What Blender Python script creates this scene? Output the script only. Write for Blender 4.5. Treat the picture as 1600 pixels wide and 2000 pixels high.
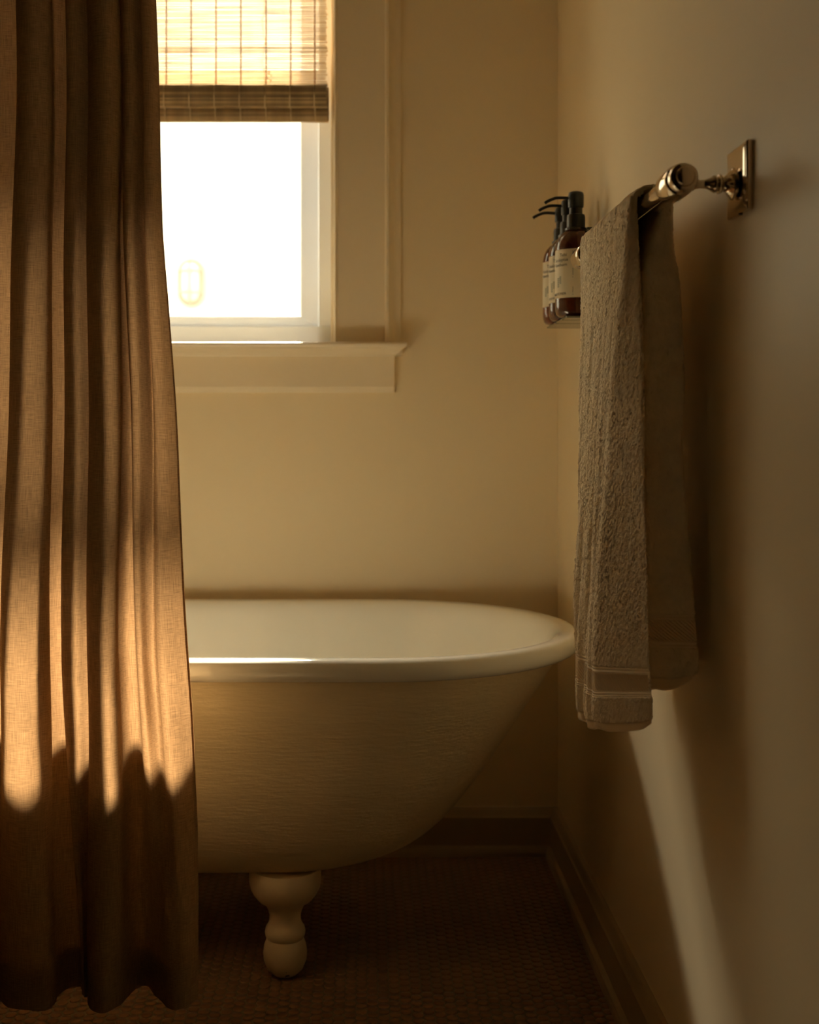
import bpy, bmesh, math, random
import numpy as np
from mathutils import Vector, Matrix
random.seed(7); np.random.seed(7)
PI = math.pi
scn = bpy.context.scene
for o in list(bpy.data.objects): bpy.data.objects.remove(o)
C = scn.collection

# ------------------------------------------------------------------ camera
F = 2467.0                      # focal length in pixels of the 1600x2000 frame
EYE = 0.97
cd = bpy.data.cameras.new('camera'); cam = bpy.data.objects.new('camera', cd); C.objects.link(cam)
cd.sensor_fit = 'VERTICAL'; cd.sensor_height = 36.0; cd.lens = F / 2000 * 36
cd.shift_x = 85 / 2000; cd.shift_y = -160 / 2000
cam.location = (0, 0, EYE); cam.rotation_euler = (PI / 2, 0, 0)
cd.dof.use_dof = True; cd.dof.focus_distance = 1.9; cd.dof.aperture_fstop = 4.5
cd.clip_start = .02
scn.camera = cam
# ------------------------------------------------------------------ light
SKY = 3.4; STRIP = 640.0; SUN = 34.0; EXPO = 0.38
w = bpy.data.worlds.new('world'); scn.world = w; w.use_nodes = True
bg = w.node_tree.nodes['Background']; bg.inputs[0].default_value = (1.0, .915, .74, 1); bg.inputs[1].default_value = SKY
sd = bpy.data.lights.new('sun', 'SUN'); sun = bpy.data.objects.new('sun', sd); C.objects.link(sun)
sd.energy = SUN; sd.angle = math.radians(6.5); sd.color = (1, .86, .64)
sun.rotation_euler = Vector((.0, -1, -.94)).to_track_quat('-Z', 'Y').to_euler()
# bright strip of hazy low-sun sky above the roof across the way
sd = bpy.data.lights.new('sky_strip', 'AREA'); sun = bpy.data.objects.new('sky_strip', sd); C.objects.link(sun)
sd.shape = 'RECTANGLE'; sd.size = 5.2; sd.size_y = .55; sd.energy = STRIP; sd.color = (1, .88, .68)
sun.location = (-2.2, 8.0, 6.75); sun.rotation_euler = (Vector((-.5, 2.9, 1.45)) - Vector((-.8, 8.0, 6.75))).to_track_quat('-Z', 'Y').to_euler()
pd = bpy.data.lights.new('window_portal', 'AREA'); po = bpy.data.objects.new('window_portal', pd); C.objects.link(po)
pd.shape = 'RECTANGLE'; pd.size = .95; pd.size_y = 1.25; po.location = (-.51, 3.04, 1.76)
po.rotation_euler = (-PI / 2, 0, 0); pd.cycles.is_portal = True
vs = scn.view_settings; vs.view_transform = 'Standard'; vs.look = 'None'; vs.gamma = 1; vs.exposure = EXPO
vs.use_curve_mapping = False
scn.cycles.max_bounces = 14; scn.cycles.diffuse_bounces = 10; scn.cycles.transmission_bounces = 8
scn.cycles.transparent_max_bounces = 16; scn.cycles.sample_clamp_indirect = 6
scn.cycles.caustics_reflective = False; scn.cycles.caustics_refractive = False

# ------------------------------------------------------------------ helpers
def X(px, D): return (px - 715) * D / F
def Z(py, D): return EYE + (840 - py) * D / F
def link(name, me, m=None, parent=None, smooth=False):
    o = bpy.data.objects.new(name, me); C.objects.link(o)
    if m is not None and not me.materials: me.materials.append(m)
    if smooth:
        me.polygons.foreach_set('use_smooth', [True] * len(me.polygons)); me.update()
        me.set_sharp_from_angle(angle=math.radians(50))
    if parent is not None: o.parent = parent
    return o
def mesh(name, v, f):
    me = bpy.data.meshes.new(name); me.from_pydata([tuple(map(float, p)) for p in v], [], f); me.update(); return me
def obj(name, vf, m, parent=None, smooth=False, off=None):
    v, f = vf
    if off is not None: v = [(p[0] - off[0], p[1] - off[1], p[2] - off[2]) for p in v]
    me = mesh(name, v, f)
    bm = bmesh.new(); bm.from_mesh(me); bmesh.ops.recalc_face_normals(bm, faces=bm.faces); bm.to_mesh(me); bm.free()
    return link(name, me, m, parent, smooth)
def tag(o, label, cat, group=None):
    o['label'] = label; o['category'] = cat
    if group: o['group'] = group
    return o
def empty(name, loc, label=None, cat=None, group=None):
    o = bpy.data.objects.new(name, None); C.objects.link(o); o.location = loc; o.empty_display_size = .05
    if label: tag(o, label, cat, group)
    return o
def struct(o): o['kind'] = 'structure'; return o
def sub(o, bevel=None, seg=2, ang=35):
    if bevel:
        b = o.modifiers.new('bevel', 'BEVEL'); b.width = bevel; b.segments = seg; b.limit_method = 'ANGLE'; b.angle_limit = math.radians(ang)
    return o
def box(x0, x1, y0, y1, z0, z1):
    v = [(x, y, z) for x in (x0, x1) for y in (y0, y1) for z in (z0, z1)]
    return v, [(0, 1, 3, 2), (4, 6, 7, 5), (0, 4, 5, 1), (2, 3, 7, 6), (0, 2, 6, 4), (1, 5, 7, 3)]
def join(*vfs):
    V, Fa = [], []
    for v, f in vfs:
        n = len(V); V += list(v); Fa += [tuple(i + n for i in q) for q in f]
    return V, Fa
def prism(poly, fn, a, b):          # polygon (p,q) swept between a and b ; fn(p,q,t)->xyz
    n = len(poly)
    v = [fn(p, q, a) for p, q in poly] + [fn(p, q, b) for p, q in poly]
    f = [(i, (i + 1) % n, n + (i + 1) % n, n + i) for i in range(n)] + [tuple(range(n))[::-1], tuple(range(n, 2 * n))]
    return v, f
def lathe(prof, c=(0, 0, 0), axis='z', n=40, cap=True):
    v, f = [], []
    for r, h in prof:
        for i in range(n):
            a = 2 * PI * i / n; p, q = r * math.cos(a), r * math.sin(a)
            P = {'z': (p, q, h), 'y': (p, h, q), 'x': (h, p, q)}[axis]
            v.append((P[0] + c[0], P[1] + c[1], P[2] + c[2]))
    for k in range(len(prof) - 1):
        for i in range(n):
            j = (i + 1) % n; f.append((k * n + i, k * n + j, (k + 1) * n + j, (k + 1) * n + i))
    if cap:
        f.append(tuple(range(n))[::-1]); f.append(tuple(range((len(prof) - 1) * n, len(prof) * n)))
    return v, f
def tube(path, r, n=10):
    P = [Vector(p) for p in path]; v, f = [], []
    up = Vector((.13, .27, .95)).normalized()
    for k, p in enumerate(P):
        t = (P[min(k + 1, len(P) - 1)] - P[max(k - 1, 0)]).normalized()
        a = t.cross(up)
        if a.length < .1: a = t.cross(Vector((1, 0, 0)))
        a.normalize(); b = t.cross(a)
        rr = r[k] if isinstance(r, (list, tuple)) else r
        for i in range(n):
            g = 2 * PI * i / n; q = p + a * rr * math.cos(g) + b * rr * math.sin(g); v.append(tuple(q))
    for k in range(len(P) - 1):
        for i in range(n):
            j = (i + 1) % n; f.append((k * n + i, k * n + j, (k + 1) * n + j, (k + 1) * n + i))
    f.append(tuple(range(n))[::-1]); f.append(tuple(range((len(P) - 1) * n, len(P) * n)))
    return v, f
def catmull(A, t):                   # A: (k, d) control values ; t in [0, k-1]
    A = np.asarray(A, float); k = len(A)
    i = np.clip(np.floor(t).astype(int), 0, k - 2); u = (t - i)[:, None]
    g = lambda j: A[np.clip(j, 0, k - 1)]
    p0, p1, p2, p3 = g(i - 1), g(i), g(i + 1), g(i + 2)
    return .5 * ((2 * p1) + (-p0 + p2) * u + (2 * p0 - 5 * p1 + 4 * p2 - p3) * u * u + (-p0 + 3 * p1 - 3 * p2 + p3) * u ** 3)

# ------------------------------------------------------------------ materials
def mat(name, col, rough=.5, metal=0, bump=None, var=0, varscale=3, coat=0, spec=.5, **kw):
    m = bpy.data.materials.new(name); m.use_nodes = True; nt = m.node_tree; N = nt.nodes; L = nt.links
    b = N['Principled BSDF']; b.inputs['Roughness'].default_value = rough; b.inputs['Metallic'].default_value = metal
    b.inputs['Specular IOR Level'].default_value = spec; b.inputs['Coat Weight'].default_value = coat
    b.inputs['Coat Roughness'].default_value = .08
    for k, v in kw.items(): b.inputs[k].default_value = v
    tc = N.new('ShaderNodeTexCoord')
    def noise(scale, detail=3, stretch=None):
        n = N.new('ShaderNodeTexNoise'); n.inputs['Scale'].default_value = scale; n.inputs['Detail'].default_value = detail
        mp = N.new('ShaderNodeMapping'); L.new(tc.outputs['Object'], mp.inputs[0]); L.new(mp.outputs[0], n.inputs[0])
        if stretch: mp.inputs['Scale'].default_value = stretch
        return n
    c0 = tuple(col) + (1,)
    r = N.new('ShaderNodeValToRGB'); n = noise(varscale, 4)
    v = var or .015
    r.color_ramp.elements[0].color = tuple(max(0, c * (1 - v)) for c in col) + (1,)
    r.color_ramp.elements[1].color = tuple(min(1, c * (1 + v)) for c in col) + (1,)
    r.color_ramp.elements[0].position = .3; r.color_ramp.elements[1].position = .7
    L.new(n.outputs[0], r.inputs[0]); L.new(r.outputs[0], b.inputs['Base Color'])
    if bump:
        prev = None
        for (s, d, st) in bump:
            n = noise(s, 4, st); bp = N.new('ShaderNodeBump'); bp.inputs['Distance'].default_value = d; bp.inputs['Strength'].default_value = 1
            L.new(n.outputs[0], bp.inputs['Height'])
            if prev: L.new(prev.outputs[0], bp.inputs['Normal'])
            prev = bp
        L.new(prev.outputs[0], b.inputs['Normal'])
    return m
WALLC = (.82, .705, .495)
M = {}
M['wall'] = mat('wall_paint', WALLC, .42, bump=[(9, .0012, None), (240, .00006, None)], var=.02, varscale=1.5, spec=.14)
M['ceiling'] = mat('ceiling_paint', (.42, .35, .24), .6); M['fillcut'] = mat('fill_cut_wall', (.16, .10, .05), .6)  # unseen ceiling and walls coloured dark to cut bounced fill light
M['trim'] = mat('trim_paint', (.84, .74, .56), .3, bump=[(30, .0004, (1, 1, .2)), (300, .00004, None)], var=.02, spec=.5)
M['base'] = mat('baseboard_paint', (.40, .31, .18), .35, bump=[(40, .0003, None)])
M['vinyl'] = mat('vinyl_frame', (.92, .94, .95), .35)
M['grout'] = mat('grout', (.22, .19, .12), .8, bump=[(300, .0003, None)], var=.2, varscale=30)
M['tile'] = mat('glazed_tile', (.26, .14, .065), .28, bump=[(60, .0002, None)], var=.16, varscale=14)
M['enamel'] = mat('white_enamel', (.90, .90, .84), .09, bump=[(7, .0006, None)], spec=.6, coat=.3)
M['tubpaint'] = mat('tub_paint', (.80, .68, .44), .38, bump=[(22, .0018, (.5, 1, 2.4)), (85, .0011, (.4, 1, 2.6)), (210, .0003, None)], var=.03, varscale=5)
M['chrome'] = mat('polished_nickel', (.70, .61, .50), .07, metal=1, bump=[(12, .00008, None)])
M['black'] = mat('black_plastic', (.012, .013, .011), .32)
M['blackmetal'] = mat('black_metal', (.015, .015, .014), .3)
M['steel'] = mat('shelf_steel', (.20, .22, .19), .16, metal=1)
M['label'] = mat('paper_label', (.80, .73, .55), .6)
M['ink'] = mat('dark_ink', (.07, .055, .035), .6)
M['green'] = mat('green_ink', (.06, .12, .08), .6)
M['outside'] = mat('outside_wall_paint', (.70, .67, .60), .8, bump=[(40, .001, None)])
M['outground'] = mat('outside_ground', (.75, .70, .60), .9)
M['lampmetal'] = mat('lamp_casting', (.36, .34, .30), .5)
M['lampglass'] = mat('lamp_glass', (.55, .54, .48), .2)
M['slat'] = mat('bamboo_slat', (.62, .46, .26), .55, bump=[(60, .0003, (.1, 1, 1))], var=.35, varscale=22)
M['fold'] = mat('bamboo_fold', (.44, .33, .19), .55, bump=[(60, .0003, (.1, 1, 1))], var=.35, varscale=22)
M['cord'] = mat('brown_cord', (.55, .28, .09), .8)
M['cordlight'] = mat('pale_cord', (.72, .60, .40), .8)
M['hemcloth'] = mat('towel_hem', (.86, .71, .50), .9, bump=[(120, .0006, (1, 1, .15))])
# amber glass
M['amber'] = mat('amber_glass', (.22, .045, .012), .04, coat=.4, **{'Transmission Weight': .75, 'IOR': 1.48})
# window glass: passes light, thin reflection
g = bpy.data.materials.new('window_glass'); g.use_nodes = True; nt = g.node_tree; nt.nodes.remove(nt.nodes['Principled BSDF'])
tr = nt.nodes.new('ShaderNodeBsdfTransparent'); gl = nt.nodes.new('ShaderNodeBsdfGlossy'); gl.inputs['Roughness'].default_value = .02
fr = nt.nodes.new('ShaderNodeLayerWeight'); fr.inputs[0].default_value = .12; mx = nt.nodes.new('ShaderNodeMixShader')
tr.inputs[0].default_value = (.97, .98, .96, 1)
nt.links.new(fr.outputs['Fresnel'], mx.inputs[0]); nt.links.new(tr.outputs[0], mx.inputs[1]); nt.links.new(gl.outputs[0], mx.inputs[2])
nt.links.new(mx.outputs[0], nt.nodes['Material Output'].inputs[0]); M['glass'] = g
def translucent(m, col, wgt):
    nt = m.node_tree; out = nt.nodes['Material Output']; p = nt.nodes['Principled BSDF']
    t = nt.nodes.new('ShaderNodeBsdfTranslucent'); t.inputs[0].default_value = tuple(col) + (1,)
    x = nt.nodes.new('ShaderNodeMixShader'); x.inputs[0].default_value = wgt
    nt.links.new(p.outputs[0], x.inputs[1]); nt.links.new(t.outputs[0], x.inputs[2]); nt.links.new(x.outputs[0], out.inputs[0])
translucent(M['vinyl'], (.95, .97, 1.0), .13)
translucent(M['slat'], (.95, .87, .74), .22)
# cloths
def cloth(name, col, tcol, tw, weave, bumpd, slub):
    m = bpy.data.materials.new(name); m.use_nodes = True; nt = m.node_tree; N = nt.nodes; L = nt.links
    N.remove(N['Principled BSDF'])
    uv = N.new('ShaderNodeUVMap'); uv.uv_map = 'cloth'
    def ns(sx, sy, det=3):
        mp = N.new('ShaderNodeMapping'); mp.inputs['Scale'].default_value = (sx, sy, 1)
        n = N.new('ShaderNodeTexNoise'); n.inputs['Scale'].default_value = 1; n.inputs['Detail'].default_value = det
        L.new(uv.outputs[0], mp.inputs[0]); L.new(mp.outputs[0], n.inputs[0]); return n
    a = ns(slub[0], slub[1]); b = ns(slub[1] * 1.3, slub[0] * .6)
    ad = N.new('ShaderNodeMath'); ad.operation = 'ADD'; L.new(a.outputs[0], ad.inputs[0]); L.new(b.outputs[0], ad.inputs[1])
    r = N.new('ShaderNodeMapRange'); r.inputs[1].default_value = .72; r.inputs[2].default_value = 1.28; r.inputs[3].default_value = .66; r.inputs[4].default_value = 1.26
    L.new(ad.outputs[0], r.inputs[0])
    def colr(c):
        v = N.new('ShaderNodeVectorMath'); v.operation = 'SCALE'; v.inputs[0].default_value = c; L.new(r.outputs[0], v.inputs['Scale']); return v
    d = N.new('ShaderNodeBsdfDiffuse'); t = N.new('ShaderNodeBsdfTranslucent'); mxs = N.new('ShaderNodeMixShader'); mxs.inputs[0].default_value = tw
    L.new(colr(col).outputs[0], d.inputs[0]); L.new(colr(tcol).outputs[0], t.inputs[0])
    bp = N.new('ShaderNodeBump'); bp.inputs['Distance'].default_value = bumpd; L.new(ad.outputs[0], bp.inputs['Height'])
    L.new(bp.outputs[0], d.inputs['Normal'])
    L.new(d.outputs[0], mxs.inputs[1]); L.new(t.outputs[0], mxs.inputs[2]); L.new(mxs.outputs[0], N['Material Output'].inputs[0])
    return m
M['linen'] = cloth('linen', (.38, .26, .145), (.60, .34, .16), .175, None, .0012, (60, 850))
M['terry'] = mat('terry', (.93, .80, .59), .95, bump=[(480, .0008, None), (190, .0004, None)], var=.06, varscale=60, spec=.1, **{'Sheen Weight': .06})
M['band'] = mat('towel_band', (.90, .77, .57), .8, bump=[(200, .0003, None)])

# ------------------------------------------------------------------ room shell
YB, XR, XL, YN, H = 2.90, .44, -1.25, -2.6, 2.55
WL, WR, WB, WT = -.945, -.0745, 1.150, 2.35       # window opening
struct(obj('wall_back', join(box(XL - .1, WL, YB, YB + .14, 0, H), box(WR, XR + .1, YB, YB + .14, 0, H),
                             box(WL, WR, YB, YB + .14, 0, WB), box(WL, WR, YB, YB + .14, WT, H)), M['wall']))
struct(obj('wall_right', box(XR, XR + .1, .55, YB, 0, H), M['wall']))
struct(obj('wall_right_fill_cut', box(XR, XR + .1, YN - .1, .55, 0, H), M['fillcut']))  # unseen stretch of wall, split off and darkened to lower the fill
struct(obj('wall_left', box(XL - .1, XL, 1.62, YB, 0, H), M['wall']))
struct(obj('wall_left_fill_cut', box(XL - .1, XL, YN - .1, 1.62, 0, H), M['fillcut']))  # out of view as well, dark so it bounces less light back
struct(obj('wall_near', box(XL, XR, YN - .1, YN, 0, H), M['fillcut']))  # unseen wall behind the camera, kept dark to hold the bounce down
struct(obj('ceiling', box(XL - .1, XR + .1, YN - .1, YB + .14, H, H + .1), M['ceiling']))
floor = struct(obj('floor', box(XL - .1, XR + .1, YN - .1, YB + .14, -.1, -.0023), M['grout']))
# penny tiles: hexagonal lattice, columns running towards the window
PT = .0217; R = .0094
def tile_mesh(cx, cy, dz, n=12):
    v, f = [], []
    for rr, z in ((R, -.003), (R, -.0011), (R * .90, 0.0)):
        for i in range(n):
            a = 2 * PI * i / n; v.append((cx + rr * math.cos(a), cy + rr * math.sin(a), z + dz))
    v.append((cx, cy, dz + .0003))
    for k in (0, 1):
        for i in range(n):
            j = (i + 1) % n; f.append((k * n + i, k * n + j, (k + 1) * n + j, (k + 1) * n + i))
    for i in range(n): f.append((2 * n + i, 2 * n + (i + 1) % n, 3 * n))
    return v, f
tiles = []
i = 0; x = .418 - .012
while x > XL + .01:
    y = 1.35 + (PT / 2 if i % 2 else 0)
    while y < YB - .03:
        tiles.append((x + random.uniform(-.0003, .0003), y + random.uniform(-.0003, .0003))); y += PT
    x -= PT * .866; i += 1
def vis(x, y):
    px = 715 + x * F / y; py = 840 + EYE * F / y
    if not (0 <= px <= 1200 and py < 2005): return False
    if px < 165 and py < 1968: return False
    if px < 388 and py < 1950 - 15: return False
    return True
front = sorted([t for t in tiles if vis(*t)], key=lambda t: t[1])[:300]
fs = set(front)
tm = mesh('tile', *tile_mesh(0, 0, 0)); tm.materials.append(M['tile'])
tm.polygons.foreach_set('use_smooth', [False] * 24 + [True] * 12)
for (x, y) in front:
    o = bpy.data.objects.new('tile', tm); C.objects.link(o); o.parent = floor; o.location = (x, y, random.uniform(-.0002, .0002))
V, Fa = [], []
for t in tiles:
    if t in fs: continue
    v, f = tile_mesh(t[0], t[1], random.uniform(-.0002, .0002)); n = len(V); V += v; Fa += [tuple(a + n for a in q) for q in f]
rest = link('tile_field', mesh('tile_field', V, Fa), M['tile'], floor); rest['kind'] = 'stuff'

# baseboards with a bevelled cap and a shoe
def bprof(t=.020, h=.106):
    return [(0, 0), (t + .012, 0), (t + .012, .010), (t + .009, .019), (t, .0225), (t, h - .020), (t - .003, h - .016), (t - .009, h - .004), (t - .012, h), (0, h)]
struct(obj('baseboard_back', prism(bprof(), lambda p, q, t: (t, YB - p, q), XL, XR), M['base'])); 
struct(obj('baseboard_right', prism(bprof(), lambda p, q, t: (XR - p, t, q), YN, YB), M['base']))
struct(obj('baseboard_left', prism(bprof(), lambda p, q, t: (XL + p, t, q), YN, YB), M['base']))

# window trim ------------------------------------------------------
cas = [(0, 0), (0, .020), (.0015, .0255), (.004, .0275), (.0065, .0255), (.0075, .022), (.010, .021), (.117, .021), (.1180, .0335), (.120, .036), (.1255, .036), (.129, .030),
       (.134, .022), (.140, .015), (.148, .011), (.153, .010), (.153, 0)]
ZS = 1.168
c = struct(obj('trim_1', prism(cas, lambda p, q, t: (WR + .001 + p, YB - q, t), ZS, WT + .12), M['trim']))
c = struct(obj('trim_2', prism(cas, lambda p, q, t: (WL - .001 - p, YB - q, t), ZS, WT + .12), M['trim']))
struct(obj('trim_3', box(WL - .154, WR + .154, YB - .03, YB, WT, WT + .13), M['trim']))
# stool (window board) with a moulded nose and mitred return
prof = [(.000, 1.168), (.066, 1.168), (.0695, 1.166), (.071, 1.162), (.069, 1.157), (.064, 1.1545), (.060, 1.153), (.057, 1.149), (.052, 1.144), (.045, 1.1405), (.044, 1.138), (0, 1.138)]
v = []
for d, z in prof: v.append((.092 - (.071 - d) if d > .04 else .065, YB - d, z))
n = len(prof)
for d, z in prof: v.append((WL - .17 + (.071 - d if d > .04 else .027), YB - d, z))
f = [(i, (i + 1) % n, n + (i + 1) % n, n + i) for i in range(n)] + [tuple(range(n)), tuple(range(n, 2 * n))[::-1]]
st = struct(obj('trim_4', (v, f), M['trim']))
ext = obj('stool_return', box(.06, .083, YB - .045, YB, 1.1385, 1.1675), M['trim'], st)
obj('stool_inner', box(WL, WR, YB - .001, YB + .06, 1.138, 1.1678), M['trim'], st)
ap = [(0, 1.056), (.010, 1.056), (.013, 1.0585), (.015, 1.063), (.019, 1.066), (.021, 1.069), (.021, 1.138), (0, 1.138)]
struct(obj('trim_5', prism(ap, lambda p, q, t: (t, YB - p, q), WL - .14, .0645), M['trim']))

# window unit ------------------------------------------------------
win = struct(empty('window_1', (-.51, YB + .08, 1.168)))
W0 = Vector(win.location)
def wpart(name, vf, m, parent=win, bev=None):
    o = obj(name, vf, m, parent, off=W0 if parent is win else None)
    if bev: sub(o, bev)
    return o
YF = 2.965                                      # front of vinyl frame
JX = X(640, YF)                                 # inner visible edge of outer jamb
fx0, fx1 = X(623, YF), WR + .0
wpart('frame', join(box(fx0, WR, YF, YF + .07, 1.168, WT), box(WL, WL + (WR - fx0), YF, YF + .07, 1.168, WT),
                    box(WL, WR, YF - .004, YF + .07, 1.168, 1.2135), box(WL, WR, YF, YF + .07, WT - .03, WT)), M['vinyl'], bev=.0015)
stop = [(0, 0), (.0075, 0), (.0075, .018), (.005, .0235), (.002, .025), (0, .025)]
wpart('side_stop', prism(stop, lambda p, q, t: (WR - p, YF - .010 - q + .01, t), 1.168, WT), M['trim'])
wpart('side_stop', prism(stop, lambda p, q, t: (WL + p, YF - .010 - q + .01, t), 1.168, WT), M['trim'])
sx1, gx1 = fx0 - .0012, X(588, YF + .012); sx0, gx0 = WL + (WR - fx0) + .0012, WL + (WR - gx1)
zb0, zb1, zm0, zm1 = 1.2145, Z(618, YF + .012), 1.765, Z(139, YF + .012)
def frame4(x0, x1, gx0, gx1, z0, gz0, gz1, z1, y0, y1):
    def q(a): return prism(a, lambda p, q_, t: (p, t, q_), y0, y1)
    return [q([(x1, z0), (x1, z1), (gx1, gz1), (gx1, gz0)]), q([(x0, z0), (x0, z1), (gx0, gz1), (gx0, gz0)][::-1]),
            q([(x0, z0), (x1, z0), (gx1, gz0), (gx0, gz0)]), q([(x0, z1), (x1, z1), (gx1, gz1), (gx0, gz1)][::-1])]
for nm, pr in zip(('stile', 'stile', 'rail', 'meeting_rail'), frame4(sx0, sx1, gx0, gx1, zb0, zb1, zm0, zm1, YF + .010, YF + .035)):
    wpart(nm, pr, M['vinyl'], bev=.0007)
for nm, pr in zip(('stile', 'stile', 'meeting_rail', 'rail'), frame4(sx0, sx1, gx0, gx1, zm0 + .004, zm1, WT - .07, WT - .031, YF + .040, YF + .062)):
    wpart(nm, pr, M['vinyl'], bev=.0007)
wpart('pane', box(gx0 - .004, gx1 + .004, YF + .021, YF + .024, zb1 - .004, zm0 + .004), M['glass'])
wpart('pane', box(gx0 - .004, gx1 + .004, YF + .050, YF + .053, zm1 - .004, WT - .066), M['glass'])

# outside: the house across and its caged bulkhead lamp ----------------
YO = 5.0
struct(obj('wall_outside', box(-6, 5, YO, YO + .2, -.5, 3.1), M['outside']))
struct(obj('ground_outside', box(-6, 5, YB + .2, YO, -.6, -.5), M['outground']))
lx, lz = X(371, YO - .05), Z(550, YO - .05)
lamp = empty('bulkhead_lamp', (lx, YO, lz), 'small oval caged bulkhead lamp on the bright outdoor wall seen through the window', 'lamp')
def oval(a, h, n=32):
    out = []
    for i in range(n):
        t = 2 * PI * i / n; s = math.sin(t); out.append((a * math.cos(t), a * s + (h - a) * (1 if s > 1e-6 else -1 if s < -1e-6 else 0)))
    return out
def ovsolid(levels):
    v, f = [], []; n = 32
    for a, h, y in levels: v += [(p, -y, q) for p, q in oval(a, h)]
    for k in range(len(levels) - 1):
        for i in range(n):
            j = (i + 1) % n; f.append((k * n + i, k * n + j, (k + 1) * n + j, (k + 1) * n + i))
    f += [tuple(range(n))[::-1], tuple(range((len(levels) - 1) * n, len(levels) * n))]
    return v, f
obj('base', ovsolid([(.052, .094, 0), (.052, .094, .012), (.046, .088, .020)]), M['lampmetal'], lamp)
obj('glass', ovsolid([(.038, .080, .020), (.037, .079, .045), (.030, .070, .062), (.015, .05, .070)]), M['lampglass'], lamp, True)
ring = [(p, -.030, q) for p, q in oval(.045, .087)]
obj('guard_ring', tube(ring + ring[:1], .004, 8), M['lampmetal'], lamp, True)
for z in (-.042, .042):
    obj('guard_bar', tube([(-.044, -.03, z), (-.042, -.062, z), (-.02, -.076, z), (.02, -.076, z), (.042, -.062, z), (.044, -.03, z)], .0035, 8), M['lampmetal'], lamp, True)
obj('guard_bar', tube([(0, -.03, .087), (0, -.062, .08), (0, -.077, .05), (0, -.077, -.05), (0, -.062, -.08), (0, -.03, -.087)], .0035, 8), M['lampmetal'], lamp, True)

# woven blind ------------------------------------------------------
YBL = 2.925
bl = empty('woven_blind', (-.51, YBL, 2.33), 'woven matchstick blind half lowered over the window, brown warp cords', 'blind')
B0 = Vector(bl.location)
bx1 = X(638, YBL); bx0 = WL + .012
L0 = bx1 - bx0
def slat_mesh(hh, th, seed):
    r = random.Random(seed); n = 14; v, f = [], []
    for k in range(n + 1):
        x = -L0 / 2 + L0 * k / n; dz = r.uniform(-.0004, .0004); g = 1 + r.uniform(-.25, .2)
        if k == n: x += r.uniform(-.003, .002)
        for a, b in ((-1, -1), (1, -1), (1, 1), (-1, 1)): v.append((x, a * th, dz + b * hh * g))
    for k in range(n):
        for i in range(4): j = (i + 1) % 4; f.append((k * 4 + i, k * 4 + j, (k + 1) * 4 + j, (k + 1) * 4 + i))
    f += [(3, 2, 1, 0), tuple(range(4 * n, 4 * n + 4))]
    me = mesh('slat', v, f); return me
sm = [slat_mesh(.0015, .0006, s) for s in range(7)]
for m_ in sm: m_.materials.append(M['slat'])
thick = slat_mesh(.0020, .0007, 99); thick.materials.append(M['slat'])
z = Z(165, YBL) + .002; k = 0; zs = []
while z < 2.31:
    o = bpy.data.objects.new('slat', thick if random.random() < .05 else random.choice(sm)); C.objects.link(o); o.parent = bl
    o.location = (( bx0 + bx1) / 2 - B0.x + random.uniform(-.001, .001), random.uniform(-.0006, .0006), z - B0.z)
    o.rotation_euler = (random.uniform(-.3, .3), random.uniform(-.0012, .0012), 0); zs.append(z)
    z += .00495 * random.uniform(.88, 1.12)
cx = [X(p, YBL) for p in (615, 568, 520, 470.6, 422, 373.6, 325)]
while cx[-1] > bx0 + .05: cx.append(cx[-1] - .057)
for xx in cx:
    for s in (-1, 1):
        pts = [(xx - B0.x + .0007 * s * math.sin(q * 1.7), .0016 * s * math.cos(q * .8), Z(165, YBL) - .01 + q * .00495 - B0.z) for q in range(int((2.31 - Z(165, YBL)) / .00495) + 3)]
        obj('warp_cord', tube(pts, .00125, 6), M['cord'], bl)
# gathered folds at the bottom: a thick tall fold in front, a shorter one below
folds = []
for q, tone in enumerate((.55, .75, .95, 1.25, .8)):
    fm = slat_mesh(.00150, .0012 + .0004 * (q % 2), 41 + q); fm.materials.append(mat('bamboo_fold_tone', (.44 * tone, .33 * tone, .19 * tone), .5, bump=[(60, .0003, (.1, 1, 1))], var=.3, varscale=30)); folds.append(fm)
edge_m = slat_mesh(.0019, .0022, 43); edge_m.materials.append(M['slat'])
def foldset(ztop, zbot, yfun, dx=0):
    n = int((ztop - zbot) / .0029)
    for k in range(n + 1):
        t = k / n; o = bpy.data.objects.new('slat', edge_m if k >= n - 0 else random.choice(folds)); C.objects.link(o); o.parent = bl
        o.location = ((bx0 + bx1) / 2 - B0.x + dx, yfun(t) - B0.y, ztop + (zbot - ztop) * t - B0.z)
fy = 2.892
zt, zc, ze = Z(167, fy), Z(209, fy), Z(236, fy)
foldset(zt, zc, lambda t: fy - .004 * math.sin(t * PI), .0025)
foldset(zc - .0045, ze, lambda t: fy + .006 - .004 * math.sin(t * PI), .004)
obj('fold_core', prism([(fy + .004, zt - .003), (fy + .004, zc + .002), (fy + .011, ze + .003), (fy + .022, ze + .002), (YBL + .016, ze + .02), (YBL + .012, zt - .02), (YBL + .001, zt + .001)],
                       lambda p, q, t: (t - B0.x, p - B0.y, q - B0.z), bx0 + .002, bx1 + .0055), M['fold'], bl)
for xx in cx:
    a, b_ = xx * 1.0 - B0.x, 0
    obj('binding_cord', tube([(a, YBL - .002 - B0.y, zt + .003 - B0.z), (a, fy - .0025 - B0.y, zt - B0.z), (a, fy - .0068 - B0.y, (zt + zc) / 2 - B0.z), (a, fy - .0032 - B0.y, zc - B0.z),
                              (a + .002, fy + .002 - B0.y, zc - .005 - B0.z), (a + .002, fy - .001 - B0.y, (zc + ze) / 2 - B0.z), (a + .003, fy + .001 - B0.y, ze - .001 - B0.z)], .0016, 6), M['cordlight'], bl, True)
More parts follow.
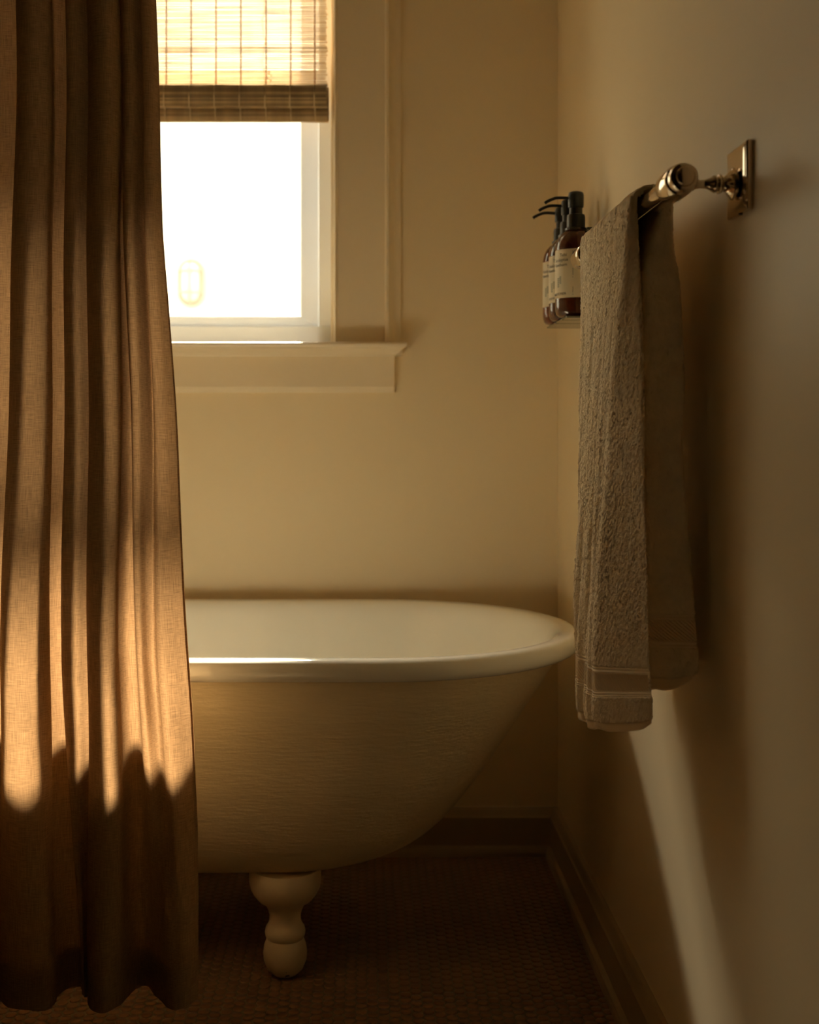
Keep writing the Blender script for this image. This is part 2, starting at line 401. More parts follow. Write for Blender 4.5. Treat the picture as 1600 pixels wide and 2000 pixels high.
pts = [(X(515 + 2.5 * math.sin(q * .9) + 1.5 * math.sin(q * 2.3), YBL + .008) - B0.x, .008, Z(168, YBL) + q * .012 - B0.z) for q in range(46)]
obj('lift_cord', tube(pts, .0009, 6), M['cordlight'], bl, True)
pts = [(X(527 + 4 * math.sin(q * 1.1), YBL) - B0.x, -.004 - .002 * math.cos(q * 1.7), Z(162 - q * 1.9, YBL) - B0.z) for q in range(13)]
obj('cord_knot', tube(pts, .0012, 6), M['cordlight'], bl, True)
obj('headrail', box(WL + .004 - B0.x, WR - .009 - B0.x, -.02, .02, -.02, .019), M['fold'], bl)

# ------------------------------------------------------------------ bathtub
tub = empty('bathtub', (-.3465, 2.42, 0), 'white clawfoot bathtub with rolled rim and cream painted outside, under the window', 'bathtub')
T0 = Vector(tub.location); YC = 2.42
def ring(e, wd, z, n=28, m_=30):
    el = -1.10 + (.407 - e) * .55; a = max(wd, .01); al = max(wd * .9, .01); P = []
    for i in range(n + 1):
        t = -PI / 2 + PI * i / n; P.append((e - a + a * math.cos(t), YC + wd * math.sin(t), z))
    for i in range(1, m_):
        P.append((e - a + (el + al - (e - a)) * i / m_, YC + wd, z))
    for i in range(n + 1):
        t = PI / 2 + PI * i / n; P.append((el + al + al * math.cos(t), YC + wd * math.sin(t), z))
    for i in range(1, m_):
        P.append((el + al + (e - a - el - al) * i / m_, YC - wd, z))
    return P
def tubloft(ctrl, steps, capend=True):
    A = catmull(ctrl, np.linspace(0, len(ctrl) - 1, steps)); v, f = [], []
    for e, wd, z in A: v += [(p[0] - T0.x, p[1] - T0.y, p[2]) for p in ring(e, wd, z)]
    n = len(v) // steps
    for k in range(steps - 1):
        for i in range(n): j = (i + 1) % n; f.append((k * n + i, k * n + j, (k + 1) * n + j, (k + 1) * n + i))
    if capend: f.append(tuple(range((steps - 1) * n, steps * n)))
    return v, f
rim = [(.366, .339, .568), (.378, .351, .5605), (.392, .365, .5595), (.403, .376, .566), (.407, .380, .578), (.404, .377, .589), (.395, .368, .596), (.381, .354, .597), (.368, .341, .594),
       (.358, .331, .584), (.347, .322, .562), (.330, .312, .52), (.29, .295, .45), (.235, .275, .36), (.17, .245, .28), (.10, .205, .238), (.0, .15, .217), (-.1, .08, .212), (-.18, .03, .211)]
obj('basin', tubloft(rim, 110), M['enamel'], tub, True)
shell = [(.374, .347, .570), (.352, .341, .53), (.325, .333, .487), (.280, .316, .42), (.235, .300, .352), (.192, .282, .295), (.155, .262, .252), (.108, .236, .215), (.05, .20, .192), (-.03, .155, .180), (-.12, .10, .179), (-.22, .04, .178)]
obj('outer_shell', tubloft(shell, 70), M['tubpaint'], tub, True)
legp = [(.012, 0), (.022, .0035), (.032, .013), (.0378, .028), (.0392, .041), (.0372, .055), (.0338, .064), (.0325, .067), (.0350, .0715), (.0362, .078), (.0345, .086), (.0305, .092), (.0283, .098), (.0278, .107), (.0300, .117), (.0355, .128),
        (.0440, .1335), (.0475, .1355), (.0560, .146), (.0615, .156), (.0640, .168), (.0640, .184), (.060, .192)]
legm = mat('leg_paint', (.78, .66, .43), .4, bump=[(40, .0008, None)], var=.05, varscale=20)
nt = legm.node_tree                       # chipped paint near the ball of the foot
b = nt.nodes['Principled BSDF']; src = b.inputs['Base Color'].links[0].from_socket
nn = nt.nodes.new('ShaderNodeTexNoise'); nn.inputs['Scale'].default_value = 95; nn.inputs['Detail'].default_value = 3
tc = nt.nodes.new('ShaderNodeTexCoord'); nt.links.new(tc.outputs['Object'], nn.inputs[0])
sep = nt.nodes.new('ShaderNodeSeparateXYZ'); nt.links.new(tc.outputs['Object'], sep.inputs[0])
mr = nt.nodes.new('ShaderNodeMapRange'); mr.inputs[1].default_value = .012; mr.inputs[2].default_value = .036; mr.inputs[3].default_value = .06; mr.inputs[4].default_value = -.1
nt.links.new(sep.outputs[2], mr.inputs[0]); a1 = nt.nodes.new('ShaderNodeMath'); nt.links.new(nn.outputs[0], a1.inputs[0]); nt.links.new(mr.outputs[0], a1.inputs[1])
gt = nt.nodes.new('ShaderNodeMath'); gt.operation = 'GREATER_THAN'; gt.inputs[1].default_value = .665; nt.links.new(a1.outputs[0], gt.inputs[0])
mc = nt.nodes.new('ShaderNodeMix'); mc.data_type = 'RGBA'; nt.links.new(gt.outputs[0], mc.inputs['Factor']); nt.links.new(src, mc.inputs['A']); mc.inputs['B'].default_value = (.03, .025, .018, 1)
nt.links.new(mc.outputs['Result'], b.inputs['Base Color'])
legme = None
for (x, y) in ((-.144, 2.25), (-.144, 2.59), (-.80, 2.25), (-.80, 2.59)):
    if legme is None:
        o = obj('leg', lathe(legp, n=48), legm, tub, True); legme = o.data
    else:
        o = bpy.data.objects.new('leg', legme); C.objects.link(o); o.parent = tub
    o.location = (x - T0.x, y - T0.y, 0)

# ------------------------------------------------------------------ shower curtain
# plan of the cloth at three heights: (pixel column, offset towards the window)
rows = [
 # top (y=0)      middle (y~1200)   bottom (hem)
 ((-60, .02), (-75, .02), (-80, .03)),
 ((0, .030), (-40, .03), (-50, .035)),
 ((50, .032), (-10, .03), (-20, .03)),
 ((90, .034), (30, .03), (8, .03)),
 ((62, .016), (14, .015), (-2, .010)),
 ((34, .002), (0, .002), (2, -.005)),
 ((36, -.024), (6, -.026), (18, -.034)),
 ((66, -.032), (42, -.036), (52, -.048)),
 ((97, -.020), (78, -.026), (88, -.042)),
 ((103, .006), (98, -.004), (108, -.014)),
 ((116, .014), (83, .012), (112, .004)),
 ((146, .032), (112, .030), (134, .030)),
 ((164, .030), (158, .034), (158, .038)),
 ((146, .012), (136, .018), (158, .030)),
 ((129, -.002), (121, .002), (160, .018)),
 ((132, -.026), (124, -.020), (160, .008)),
 ((152, -.024), (148, -.020), (163, .006)),
 ((171, -.006), (168, -.002), (168, .006)),
 ((200, .030), (200, .028), (206, .030)),
 ((224, .034), (221, .032), (228, .034)),
 ((200, .014), (196, .012), (202, .012)),
 ((172, .000), (170, -.004), (172, -.006)),
 ((174, -.034), (174, -.038), (178, -.034)),
 ((204, -.046), (200, -.048), (204, -.052)),
 ((230, -.026), (222, -.030), (232, -.034)),
 ((236, .004), (228, .000), (246, -.002)),
 ((252, .030), (240, .020), (262, .026)),
 ((262, .030), (256, .024), (276, .038)),
 ((250, .012), (262, .014), (288, .036)),
 ((234, -.002), (261, .002), (296, .022)),
 ((238, -.026), (263, -.014), (300, .008)),
 ((254, -.026), (272, -.016), (306, -.004)),
 ((268, -.006), (283, .000), (314, -.018)),
 ((280, .022), (294, .008), (324, -.030)),
 ((286, .018), (299, .000), (334, -.036)),
 ((276, .000), (302, -.012), (342, -.038)),
 ((274, -.018), (312, -.022), (352, -.036)),
 ((288, -.018), (330, -.016), (364, -.028)),
 ((299, -.004), (348, -.004), (376, -.014)),
 ((304, .006), (360, .006), (384, -.002)),
]
# more of the same cloth beyond the left edge of the frame
pre = []
for k in range(44, 0, -1):
    x = -60 - k * 24
    pre.append(((x, .032 * math.sin(k * 1.25)), (x - 8, .032 * math.sin(k * 1.25 + .3)), (x - 10, .040 * math.sin(k * 1.25 + .5))))
rows = pre + rows
DC = 1.91
edge_y = np.array([-800, 0, 200, 300, 450, 580, 680, 800, 930, 1100, 1250, 1400, 1530, 1620, 1750, 1900, 1960])
edge_x = np.array([300, 306, 310, 313, 320, 330, 336, 343, 350, 360, 367, 375, 381, 387, 390, 388, 386])
K = len(rows); S = 9
ts = np.linspace(0, K - 1, (K - 1) * S + 1)
lev = [catmull([r[q] for r in rows], ts) for q in range(3)]
zhem, ztop = .113, 2.02
NZ = 260
zz = np.linspace(zhem, ztop, NZ); V = []; UV = []
arc = np.concatenate([[0], np.cumsum(np.hypot(np.diff(lev[0][:, 0]) * DC / F, np.diff(lev[0][:, 1])))])
s0 = np.linspace(0, 1, len(ts))
yy0, yy1, yy2 = 100, 1280, 1960
G = np.zeros((NZ, len(ts), 3))
rs = np.random.RandomState(3)
ph = rs.rand(12) * 6.28
for a, z in enumerate(zz):
    py = 840 - (z - EYE) * F / DC
    if py < yy1:
        t = np.clip((py - yy0) / (yy1 - yy0), 0, 1) ** 1.3; P = lev[0] * (1 - t) + lev[1] * t
    else:
        t = np.clip((py - yy1) / (yy2 - yy1), 0, 1); t = t * t * (3 - 2 * t); P = lev[1] * (1 - t) + lev[2] * t
    px = P[:, 0].copy(); d = P[:, 1].copy()
    want = np.interp(py, edge_y, edge_x); wgt = np.clip((px - 120) / (px[-1] - 120), 0, 1)
    px += (want - px[-1]) * wgt
    arcl = arc
    # soft drape wrinkles, stronger low down
    low = np.clip((1.3 - z) / 1.2, 0, 1)
    wr = .0035 * low * np.sin(arcl * 38 + z * 6 + ph[0] + 2 * np.sin(z * 4 + arcl * 3)) + .0022 * np.sin(arcl * 75 + z * 9 + ph[1]) * (.3 + low) \
       + .0016 * np.sin(arcl * 60 - z * 25 + ph[2]) * low + .0012 * np.sin(z * 46 + arcl * 21 + ph[3]) * low
    D = DC + d + wr
    G[a, :, 0] = (px - 715) * D / F; G[a, :, 1] = D; G[a, :, 2] = z
G[:, :, 0] += 0.0016 * np.sin(G[:, :, 2] * 13 + 1.3)
def grid(name, G, m, parent=None, uvscale=True, arc=None):
    a, b = G.shape[:2]; V = G.reshape(-1, 3)
    idx = np.arange(a * b).reshape(a, b)
    Fq = np.stack([idx[:-1, :-1], idx[:-1, 1:], idx[1:, 1:], idx[1:, :-1]], -1).reshape(-1, 4)
    me = bpy.data.meshes.new(name); me.from_pydata(V.tolist(), [], Fq.tolist()); me.update()
    if arc is not None:
        uvl = me.uv_layers.new(name='cloth')
        U = np.broadcast_to(arc[None, :], (a, b)); W = G[:, :, 2]
        uvv = np.stack([U, W], -1).reshape(-1, 2)[Fq.reshape(-1)]
        uvl.data.foreach_set('uv', uvv.reshape(-1).astype(np.float32))
    return link(name, me, m, parent, True)
cur = grid('shower_curtain', G, M['linen'], arc=arc)
tag(cur, 'long brown linen shower curtain hanging in folds in front of the bathtub', 'curtain')
Hm = G[:9].copy(); Hm[:, :, 1] -= .0025
grid('bottom_hem', Hm, M['linen'], cur, arc=arc)
Se = G[:, -5:].copy(); Se[:, :, 1] -= .002
grid('side_hem', Se, M['linen'], cur, arc=arc[-5:])
rod = empty('curtain_rod', (XL, DC, 2.06), 'metal shower curtain rod above the linen curtain, spanning wall to wall', 'rod')
obj('pole', tube([(0, 0, 0), (XR - XL, 0, 0)], .0125, 20), M['chrome'], rod, True)
obj('flange', lathe([(.03, 0), (.03, .006), (.016, .012)], axis='x', n=28), M['chrome'], rod, True)
obj('flange', lathe([(.016, XR - XL - .012), (.03, XR - XL - .006), (.03, XR - XL)], axis='x', n=28), M['chrome'], rod, True)
rm = None
for k in range(12):
    xx = -.35 - k * .075
    rg = [(0, .022 * math.cos(2 * PI * i / 18), .022 * math.sin(2 * PI * i / 18) - .010) for i in range(19)]
    if rm is None: o = obj('curtain_ring', tube(rg, .0018, 8), M['chrome'], cur, True); rm = o.data
    else: o = bpy.data.objects.new('curtain_ring', rm); C.objects.link(o); o.parent = cur
    o.location = (xx, DC, 2.055)

# ------------------------------------------------------------------ towel bar
BX, BZ = .361, 1.257
PY0, PY1 = 1.474, 2.085
bar = empty('towel_bar', (XR, (PY0 + PY1) / 2, BZ), 'polished nickel towel bar with turned posts on the right wall', 'towel bar')
R0 = Vector(bar.location)
def bpart(name, vf, m=M['chrome'], parent=bar, smooth=True):
    return obj(name, vf, m, parent, smooth, off=R0)
bpart('rail', lathe([(.0135, PY0 - .02), (.0135, PY1 + .02)], (BX, 0, BZ), 'y', 48))
for y, s in ((PY0, -1), (PY1, 1)):
    sl = [(.0140, y - s * .030), (.0175, y - s * .026), (.0185, y - s * .020), (.0185, y + s * .022), (.0175, y + s * .025), (.0145, y + s * .026)]
    sleeve = bpart('sleeve', lathe(sl, (BX, 0, BZ), 'y', 56))
    bpart('end_cap', lathe([(.0150, y + s * .024), (.0155, y + s * .026), (.0168, y + s * .032), (.0168, y + s * .040), (.0155, y + s * .0435), (.0118, y + s * .0445), (.0112, y + s * .0438), (.0106, y + s * .0438), (.0104, y + s * .048), (.0096, y + s * .0492), (.0090, y + s * .0494)], (BX, 0, BZ), 'y', 56))
    post = [(.0060, .372), (.0066, .378), (.0076, .3795), (.0078, .382), (.0062, .3835), (.0056, .385), (.0048, .390), (.0050, .395), (.0064, .400), (.0092, .404), (.0104, .406), (.0104, .4075), (.0086, .4085), (.0088, .4095), (.0112, .4108), (.0116, .413), (.0104, .4148),
            (.0084, .4158), (.0086, .4175), (.0110, .4205), (.0158, .4240), (.0184, .4254), (.0188, .4278), (.0158, .4292), (.0140, .4300), (.0140, .4325)]
    bpart('post', lathe(post, (0, y, BZ), 'x', 48))
    hw = .0395
    pl = []
    for q, x in ((hw, XR), (hw, XR - .0062), (hw - .0022, XR - .0078), (hw - .0046, XR - .0078), (hw - .0050, XR - .0086), (hw - .0085, XR - .0092)):
        pl.append([(x, y - q, BZ - q + .004), (x, y + q, BZ - q + .004), (x, y + q, BZ + q + .004), (x, y - q, BZ + q + .004)])
    v = [p for l in pl for p in l]; f = []
    for k in range(len(pl) - 1):
        for i in range(4): j = (i + 1) % 4; f.append((k * 4 + i, k * 4 + j, (k + 1) * 4 + j, (k + 1) * 4 + i))
    f += [(0, 1, 2, 3), tuple(range(20, 24))]
    o = bpart('wall_plate', (v, f), smooth=False); sub(o, .0006)
    bpart('set_screw', lathe([(.0024, BZ - hw + .004 - .0012), (.0024, BZ - hw + .005)], (XR - .0045, y - .006, 0), 'z', 12), M['black'])

# ------------------------------------------------------------------ towel
def corners(z, *c): return [w_ for p in c for w_ in (p[0], p[1], z + (p[2] if len(p) > 2 else 0))]
stn = [(.580, (.303, 1.678, -.014), (.3560, 1.567, .016), (.350, 1.82, -.008), (.304, 1.815, -.024)),
       (.620, (.301, 1.676, -.012), (.3565, 1.566, .012), (.352, 1.83, -.006), (.301, 1.825, -.018)),
       (.70, (.304, 1.680, -.006), (.354, 1.572, .006), (.352, 1.86), (.305, 1.85, -.006)),
       (.80, (.310, 1.680), (.3525, 1.578), (.352, 1.89), (.313, 1.88)),
       (.90, (.316, 1.672), (.3505, 1.584), (.351, 1.92), (.320, 1.91)),
       (1.00, (.321, 1.664), (.3500, 1.588), (.350, 1.935), (.325, 1.93)),
       (1.10, (.327, 1.645), (.3495, 1.593), (.349, 1.95), (.330, 1.945)),
       (1.19, (.3318, 1.620), (.3478, 1.598), (.3475, 1.96), (.333, 1.96))]
A = [corners(*s) for s in stn]
rin, rout = .0145, .0285
for k in range(7):
    a = PI - .12 - (PI - .24) * k / 6; ci, si = math.cos(a), math.sin(a)
    A.append([BX + rout * ci, 1.600, BZ + rout * si - .003, BX + rin * ci, 1.602, BZ + rin * si, BX + rin * ci, 1.96, BZ + rin * si, BX + rout * ci, 1.965, BZ + rout * si - .003])
bst = [(1.205, (.3900, 1.598), (.3600, 1.598), (.3620, 1.96), (.390, 1.965)), (1.15, (.4000, 1.598), (.3530, 1.602), (.362, 1.955), (.400, 1.95)),
       (1.03, (.4060, 1.600), (.354, 1.606), (.355, 1.95), (.402, 1.94)), (.96, (.4020, 1.600), (.3535, 1.608), (.355, 1.94), (.400, 1.93)),
       (.86, (.4070, 1.600), (.3545, 1.608), (.356, 1.93), (.402, 1.92)), (.77, (.4160, 1.600), (.3565, 1.610), (.358, 1.91), (.408, 1.90)),
       (.70, (.4230, 1.600), (.3590, 1.612), (.360, 1.89), (.412, 1.88)), (.665, (.4245, 1.603), (.361, 1.612), (.362, 1.88), (.412, 1.87)), (.632, (.4200, 1.605, .012), (.362, 1.612, -.004), (.363, 1.88), (.410, 1.87))]
A += [corners(*s) for s in bst]
A = np.array(A)
mid = A.reshape(len(A), 4, 3).mean(1); pl = np.concatenate([[0], np.cumsum(np.linalg.norm(np.diff(mid, axis=0), axis=1))])
MS = 620; q = np.linspace(0, pl[-1], MS); tt = np.interp(q, pl, np.arange(len(A)))
CC = catmull(A, tt).reshape(MS, 4, 3)
NR = 460
Gt = np.zeros((MS, NR, 3)); OUT = np.zeros((MS, NR))
for k in range(MS):
    c4 = CC[k]; P = []
    for i in range(4):
        p, a_, b_ = c4[i], c4[i - 1], c4[(i + 1) % 4]
        la, lb = np.linalg.norm(a_ - p), np.linalg.norm(b_ - p); r = min(.008, .45 * la, .45 * lb)
        p0 = p + (a_ - p) * r / la; p2 = p + (b_ - p) * r / lb
        for u in np.linspace(0, 1, 7): P.append((1 - u) ** 2 * p0 + 2 * u * (1 - u) * p + u * u * p2)
    P = np.array(P + [P[0]]); d = np.concatenate([[0], np.cumsum(np.linalg.norm(np.diff(P, axis=0), axis=1))])
    qq = np.linspace(0, d[-1], NR + 1)[:-1]
    e0 = d[21 + 3]; e3 = d[-1]           # arc position where the outer (fourth) side starts
    oute = np.clip((qq - e0) / .012, 0, 1) * np.clip((e3 - qq) / .02, 0, 1); OUT[k] = oute
    Gt[k] = np.stack([np.interp(qq, d, P[:, j]) for j in range(3)], -1)
# normals
du = np.roll(Gt, -1, 1) - np.roll(Gt, 1, 1); dv = np.gradient(Gt, axis=0)
Nn = np.cross(du, dv); Nn /= np.linalg.norm(Nn, axis=2, keepdims=True) + 1e-9
cen = Gt.mean(1, keepdims=True)
if ((Gt - cen) * Nn).sum() < 0: Nn = -Nn
sl_ = q[:, None]; side = (Gt[:, :, 1])              # position across the width
xcol = Gt[:, :, 0]
front = np.clip(1 - (sl_ - .50) / .12, 0, 1)       # front panel weight
dro = np.clip((.62 - sl_) / .5, 0, 1)
outer = np.clip((np.abs(Nn[:, :, 0]) - .5) * 3, 0, 1)
ribs = (.0030 * np.sin(side * 88 + 1.6 * np.sin(sl_ * 6) + .8) + .0022 * np.sin(side * 165 + sl_ * 5 + 2 + 1.5 * np.sin(sl_ * 11)) + .0010 * np.sin(side * 330 - sl_ * 9)) * OUT * np.clip(.2 + dro, 0, 1)
ribs += .0022 * np.sin(sl_ * 13 + xcol * 60) * (1 - OUT) * .6
rs = np.random.RandomState(5)
def smooth_noise(a, b, s):
    h = rs.randn(a // s + 3, b // s + 3); yi = np.linspace(0, h.shape[0] - 2.001, a); xi = np.linspace(0, h.shape[1] - 2.001, b)
    y0 = yi.astype(int); x0 = xi.astype(int); fy_ = (yi - y0)[:, None]; fx_ = (xi - x0)[None]
    h00 = h[y0][:, x0]; h01 = h[y0][:, x0 + 1]; h10 = h[y0 + 1][:, x0]; h11 = h[y0 + 1][:, x0 + 1]
    return (h00 * (1 - fx_) + h01 * fx_) * (1 - fy_) + (h10 * (1 - fx_) + h11 * fx_) * fy_
pile = .00052 * rs.randn(MS, NR) + .0002 * smooth_noise(MS, NR, 4) + .0003 * smooth_noise(MS, NR, 30)
# hem / band zones measured from each end of the cloth
e1 = q; e2 = q[-1] - q
def zone(e, a, b): return (e >= a) & (e < b)
hem = zone(e1, 0, .0185) | zone(e2, 0, .0205)
bnd = zone(e1, .052, .092) | zone(e2, .062, .106)
nopile = (hem | bnd)[:, None]
disp = np.where(nopile, -.0022, pile) + ribs * .9
ee = np.minimum(e1, e2)[:, None]
arcn = np.arange(NR)[None] * (.0023 * 300 / NR)
diag = .0006 * np.sin((arcn + ee) * 2 * PI / .0052)
b0 = np.where(e1 < .3, .052, .062)[:, None]; b1 = np.where(e1 < .3, .092, .106)[:, None]
inn = (ee > b0 + .009) & (ee < b1 - .009)
lines = .0007 * np.cos((ee - b0) * 2 * PI / .0045)
disp = disp + np.where(bnd[:, None], np.where(inn, diag, lines), 0)
# round the ends of the hems inwards
endr = np.clip(1 - ee / .006, 0, 1) ** 2
Gt2 = Gt + Nn * disp[:, :, None]; Gt2 = Gt2 + (cen - Gt2) * (endr * np.array(.12))[:, :, None]
Gt2[:, :, 0] = np.minimum(Gt2[:, :, 0], XR - .004)
nearf = np.zeros((MS, NR))
for k in range(MS):
    d = np.linalg.norm(Gt[k] - CC[k][0], axis=1); dn = np.linalg.norm(Gt[k] - CC[k][1], axis=1)
    nearf[k] = np.exp(-(np.minimum(d, dn) / .016) ** 2)
Gt2[:, :, 2] += nearf * .009 * np.clip(1 - ee / .03, 0, 1)
def fine(k0, k1, first):
    """the woven band on a four times finer grid, its cords and slanting ribs in relief"""
    kk = np.linspace(k0, k1, (k1 - k0) * 5 + 1); m4 = NR * 3; jj = np.arange(m4) / 3
    def smp(Q):
        a_ = np.floor(kk).astype(int); a2 = np.minimum(a_ + 1, MS - 1); fa = (kk - a_)[:, None, None]
        j0 = np.floor(jj).astype(int); j1 = (j0 + 1) % NR; fj = (jj - j0)[None, :, None]
        return (Q[a_][:, j0] * (1 - fj) + Q[a_][:, j1] * fj) * (1 - fa) + (Q[a2][:, j0] * (1 - fj) + Q[a2][:, j1] * fj) * fa
    g_ = smp(Gt + Nn * (ribs * .9 - .0016)[:, :, None]); nn_ = smp(Nn)
    e_ = np.interp(kk, np.arange(MS), np.minimum(e1, e2))[:, None]; lo_, hi_ = e_.min(), e_.max()
    al = jj[None] * (.0023 * 300 / NR)
    dgn = .0013 * np.sin((al + (e_ if first else -e_)) * 2 * PI / .0058)
    inner_ = (e_ > lo_ + .0095) & (e_ < hi_ - .0085)
    bor = np.where(e_ < (lo_ + hi_) / 2, e_ - lo_, hi_ - e_); cordr = .0012 * np.abs(np.sin(bor * PI / .0042))
    return g_ + nn_ * np.where(inner_, dgn, cordr)[:, :, None]
def towpart(name, mask, m, parent):
    ks = np.where(mask)[0]; runs = np.split(ks, np.where(np.diff(ks) > 1)[0] + 1); outs = []
    for r in runs:
        lo, hi = max(r[0] - 1, 0), min(r[-1] + 1, MS - 1); g_ = Gt2[lo:hi + 1]; a = len(g_)
        idx = np.arange(a * NR).reshape(a, NR); nx = np.roll(idx, -1, 1)
        Fq = np.stack([idx[:-1], nx[:-1], nx[1:], idx[1:]], -1).reshape(-1, 4).tolist()
        if lo == 0: Fq.append(list(range(NR)))
        if hi == MS - 1: Fq.append(list(range((a - 1) * NR, a * NR))[::-1])
        me = bpy.data.meshes.new(name); me.from_pydata(g_.reshape(-1, 3).tolist(), [], Fq); me.update()
        bm = bmesh.new(); bm.from_mesh(me); bmesh.ops.recalc_face_normals(bm, faces=bm.faces); bm.to_mesh(me); bm.free()
        outs.append((me, len(ks)))
    return [link(name, me, m, parent, True) for me, _ in outs]
body_mask = ~(hem | bnd)
tw = empty('bath_towel', (BX, 1.78, BZ), 'cream terry bath towel folded over the towel bar', 'towel')
tw.location = (0, 0, 0)
towpart('terry_pile', body_mask, M['terry'], tw); 
ks = np.where(bnd)[0]
for run in np.split(ks, np.where(np.diff(ks) > 1)[0] + 1):
    gf = fine(run[0] - 1, run[-1] + 1, run[0] < MS / 2); a, b = gf.shape[:2]
    idx = np.arange(a * b).reshape(a, b); nx = np.roll(idx, -1, 1)
    me = bpy.data.meshes.new('woven_band'); me.from_pydata(gf.reshape(-1, 3).tolist(), [], np.stack([idx[:-1], nx[:-1], nx[1:], idx[1:]], -1).reshape(-1, 4).tolist()); me.update()
    link('woven_band', me, M['band'], tw, True)
towpart('hem', hem, M['hemcloth'], tw)

# ------------------------------------------------------------------ bottles
BC = .390; BB = 1.179
glassp = [(.0, 0), (.026, 0), (.0315, .0012), (.0355, .005), (.0376, .012), (.038, .020), (.038, .120), (.0375, .129), (.0355, .139), (.0315, .148), (.0255, .1555), (.0185, .1605), (.0145, .164), (.0128, .168), (.0128, .176)]
labl = (.034, .1235)
def wrap(me, ang0, r):                # lay flat text (x right, y up) round the bottle; ang0 = where x=0 falls
    for v_ in me.vertices:
        a = ang0 + v_.co.x / r; rr = r + (v_.co.z if abs(v_.co.z) > 1e-7 else 0)
        v_.co = (math.sin(a) * rr, -math.cos(a) * rr, v_.co.y)
def text(s, size, ang, zt_, parent, m=None, align='RIGHT', rot=0, r=.0384):
    cu = bpy.data.curves.new('print', 'FONT'); cu.body = s; cu.size = size; cu.align_x = align; cu.resolution_u = 2
    cu.extrude = .00008
    t = bpy.data.objects.new('print', cu); C.objects.link(t); bpy.context.view_layer.update()
    me = bpy.data.meshes.new_from_object(t.evaluated_get(bpy.context.evaluated_depsgraph_get())); bpy.data.objects.remove(t)
    if rot:
        for v_ in me.vertices: x_, y_ = v_.co.x, v_.co.y; v_.co.x, v_.co.y = y_ , -x_
    for v_ in me.vertices: v_.co.y += zt_
    wrap(me, ang, r); me.name = 'print'; me.materials.clear(); me.materials.append(m or M['ink'])
    return link('print', me, None, parent)
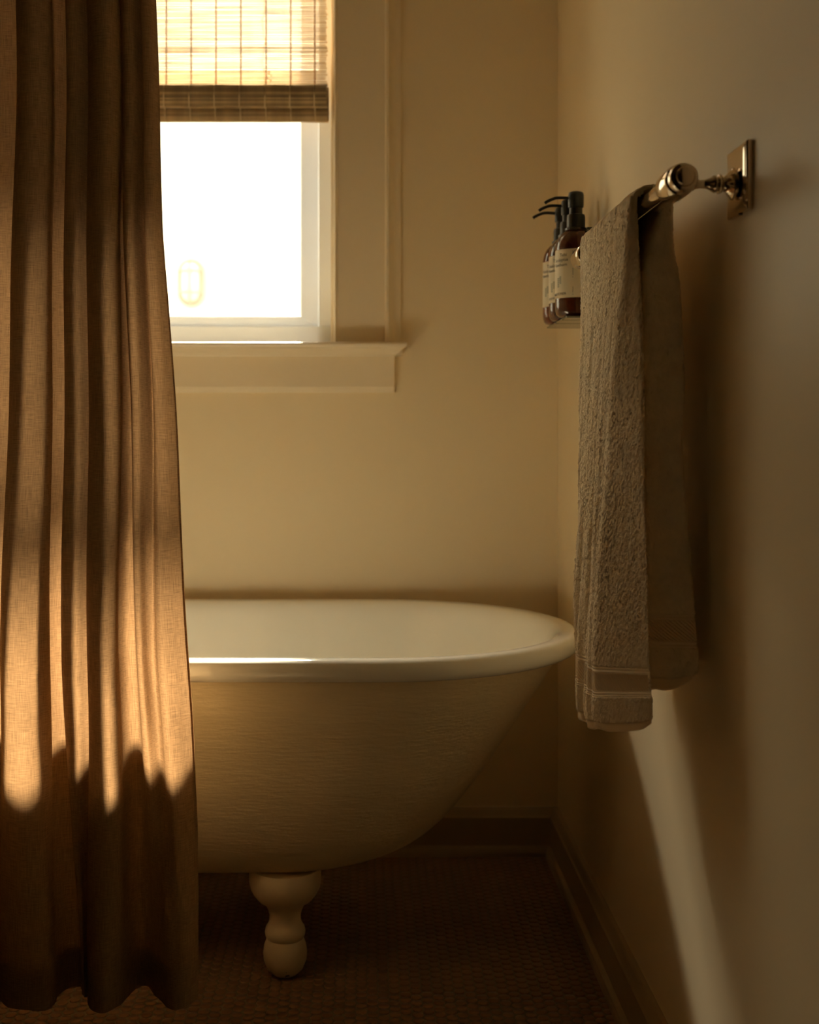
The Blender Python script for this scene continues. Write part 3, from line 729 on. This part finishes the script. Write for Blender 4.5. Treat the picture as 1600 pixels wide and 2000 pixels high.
def bottle(y, label, words, kind):
    base = math.atan2(BC, y)              # direction in which the camera-facing side lies
    r = empty('pump_bottle', (BC, y, BB), label, 'bottle', 'amber pump bottles in the wall holder')
    obj('glass_body', lathe(glassp, n=56, cap=False), M['amber'], r, True)
    lb = obj('label', lathe([(.0381, labl[0]), (.0383, labl[0] + .0003), (.0383, labl[1] - .0003), (.0381, labl[1])], n=64, cap=False), M['label'], r, True)
    A0 = lambda deg: math.radians(deg) - base       # angle measured from the camera-facing line
    for i, s_ in enumerate(words): text(s_, .0085, A0(-25 + (0, 4, 1)[i]), .1105 - i * .0091, lb)
    if kind: text(kind, .0068, A0(-27), .0395, lb)
    for ang, zq, ln in ((-8, .118, .018), (-8, .086, .018), (-8, .052, .016)):
        for k in range(int(ln / .0022)):
            if k == int(ln / .0022) - 2: continue
            me = mesh('print', *box(-.0005, .0005, 0, .0016, 0, .00012)); 
            for v_ in me.vertices: v_.co.y += zq - k * .0022
            wrap(me, A0(ang), .0384); link('print', me, M['ink'], lb)
    # small botanical sprigs
    for (ax, zq, sc) in ((-56, .060, 1.0), (-47, .066, .8)):
        for k in range(5):
            for s_ in (-1, 1):
                me = mesh('sprig_print', [(0, 0, .0001), (.0022 * s_ * sc, .0012, .0001), (.0030 * s_ * sc, .0032, .0001), (.0006 * s_, .0020, .0001)], [(0, 1, 2, 3)])
                for v_ in me.vertices: v_.co.y += zq + k * .0036 * sc - .006
                wrap(me, A0(ax), .0384); link('sprig_print', me, M['green'], lb)
    pump = obj('pump', lathe([(.0135, .1665), (.0168, .1670), (.0170, .172), (.0170, .186), (.0160, .1905), (.0124, .1915), (.0122, .194), (.0122, .2035), (.0142, .2045), (.0146, .207), (.0146, .2265), (.0136, .2315), (.0100, .2335), (.001, .2337)], n=40), M['black'], r, True)
    pts = [(-.008, 0, .2215), (-.024, 0, .2225), (-.036, 0, .2222), (-.044, 0, .2198), (-.0525, 0, .2160), (-.0575, 0, .2125)]
    P = catmull(pts, np.linspace(0, 5, 24)); obj('spout', tube([tuple(p) for p in P], .0029, 12), M['black'], pump, True)
    return r
bottle(2.347, 'amber glass pump bottle nearest the towel, with the widest view of its cream label', ('Tulsi', 'Eucalyptus', 'Hawthorn'), 'CONDITIONER')
bottle(2.429, 'amber glass pump bottle in the middle of the three in the wall holder', ('Tulsi', 'Eucalyptus', 'Hawthorn'), 'SHAMPOO')
bottle(2.511, 'amber glass pump bottle farthest left, nearest the room corner', ('Tulsi', 'Eucalyptus', 'Hawthorn'), None)
hold = empty('bottle_holder', (XR, 2.429, 1.18), 'black metal wall holder carrying three amber pump bottles', 'holder')
H0 = Vector(hold.location)
def neckplate():
    bm = bmesh.new(); V_, F_ = [], []
    parts = []
    for y in (2.347, 2.429, 2.511):
        n = 24; ri, ro = .0132, .0205; v, f = [], []
        for i in range(n):
            a = 2 * PI * i / n
            for rr in (ri, ro):
                for z in (1.3405, 1.3445): v.append((BC + rr * math.cos(a), y + rr * math.sin(a), z))
        for i in range(n):
            j = (i + 1) % n; f += [(i * 4, j * 4, j * 4 + 2, i * 4 + 2), (i * 4 + 1, i * 4 + 3, j * 4 + 3, j * 4 + 1), (i * 4, i * 4 + 1, j * 4 + 1, j * 4), (i * 4 + 2, j * 4 + 2, j * 4 + 3, i * 4 + 3)]
        parts.append((v, f)); parts.append(box(BC + .018, XR, y - .017, y + .017, 1.3405, 1.3445))
    return join(*parts)
def hp(name, vf, m, sm_=False, bev=None):
    o = obj(name, vf, m, hold, sm_, off=H0)
    if bev: sub(o, bev)
    return o
hp('neck_ring_plate', neckplate(), M['blackmetal'])
hp('back_plate', box(XR - .004, XR, 2.34, 2.53, 1.334, 1.351), M['blackmetal'], bev=.001)
hp('back_plate', box(XR - .003, XR, 2.30, 2.558, 1.172, 1.19), M['blackmetal'], bev=.001)
for y0, y1 in ((2.306, 2.349), (2.357, 2.427), (2.436, 2.552)):
    hp('shelf_bar', box(.3655, XR - .003, y0, y1, 1.1750, 1.1788), M['steel'], bev=.0012)
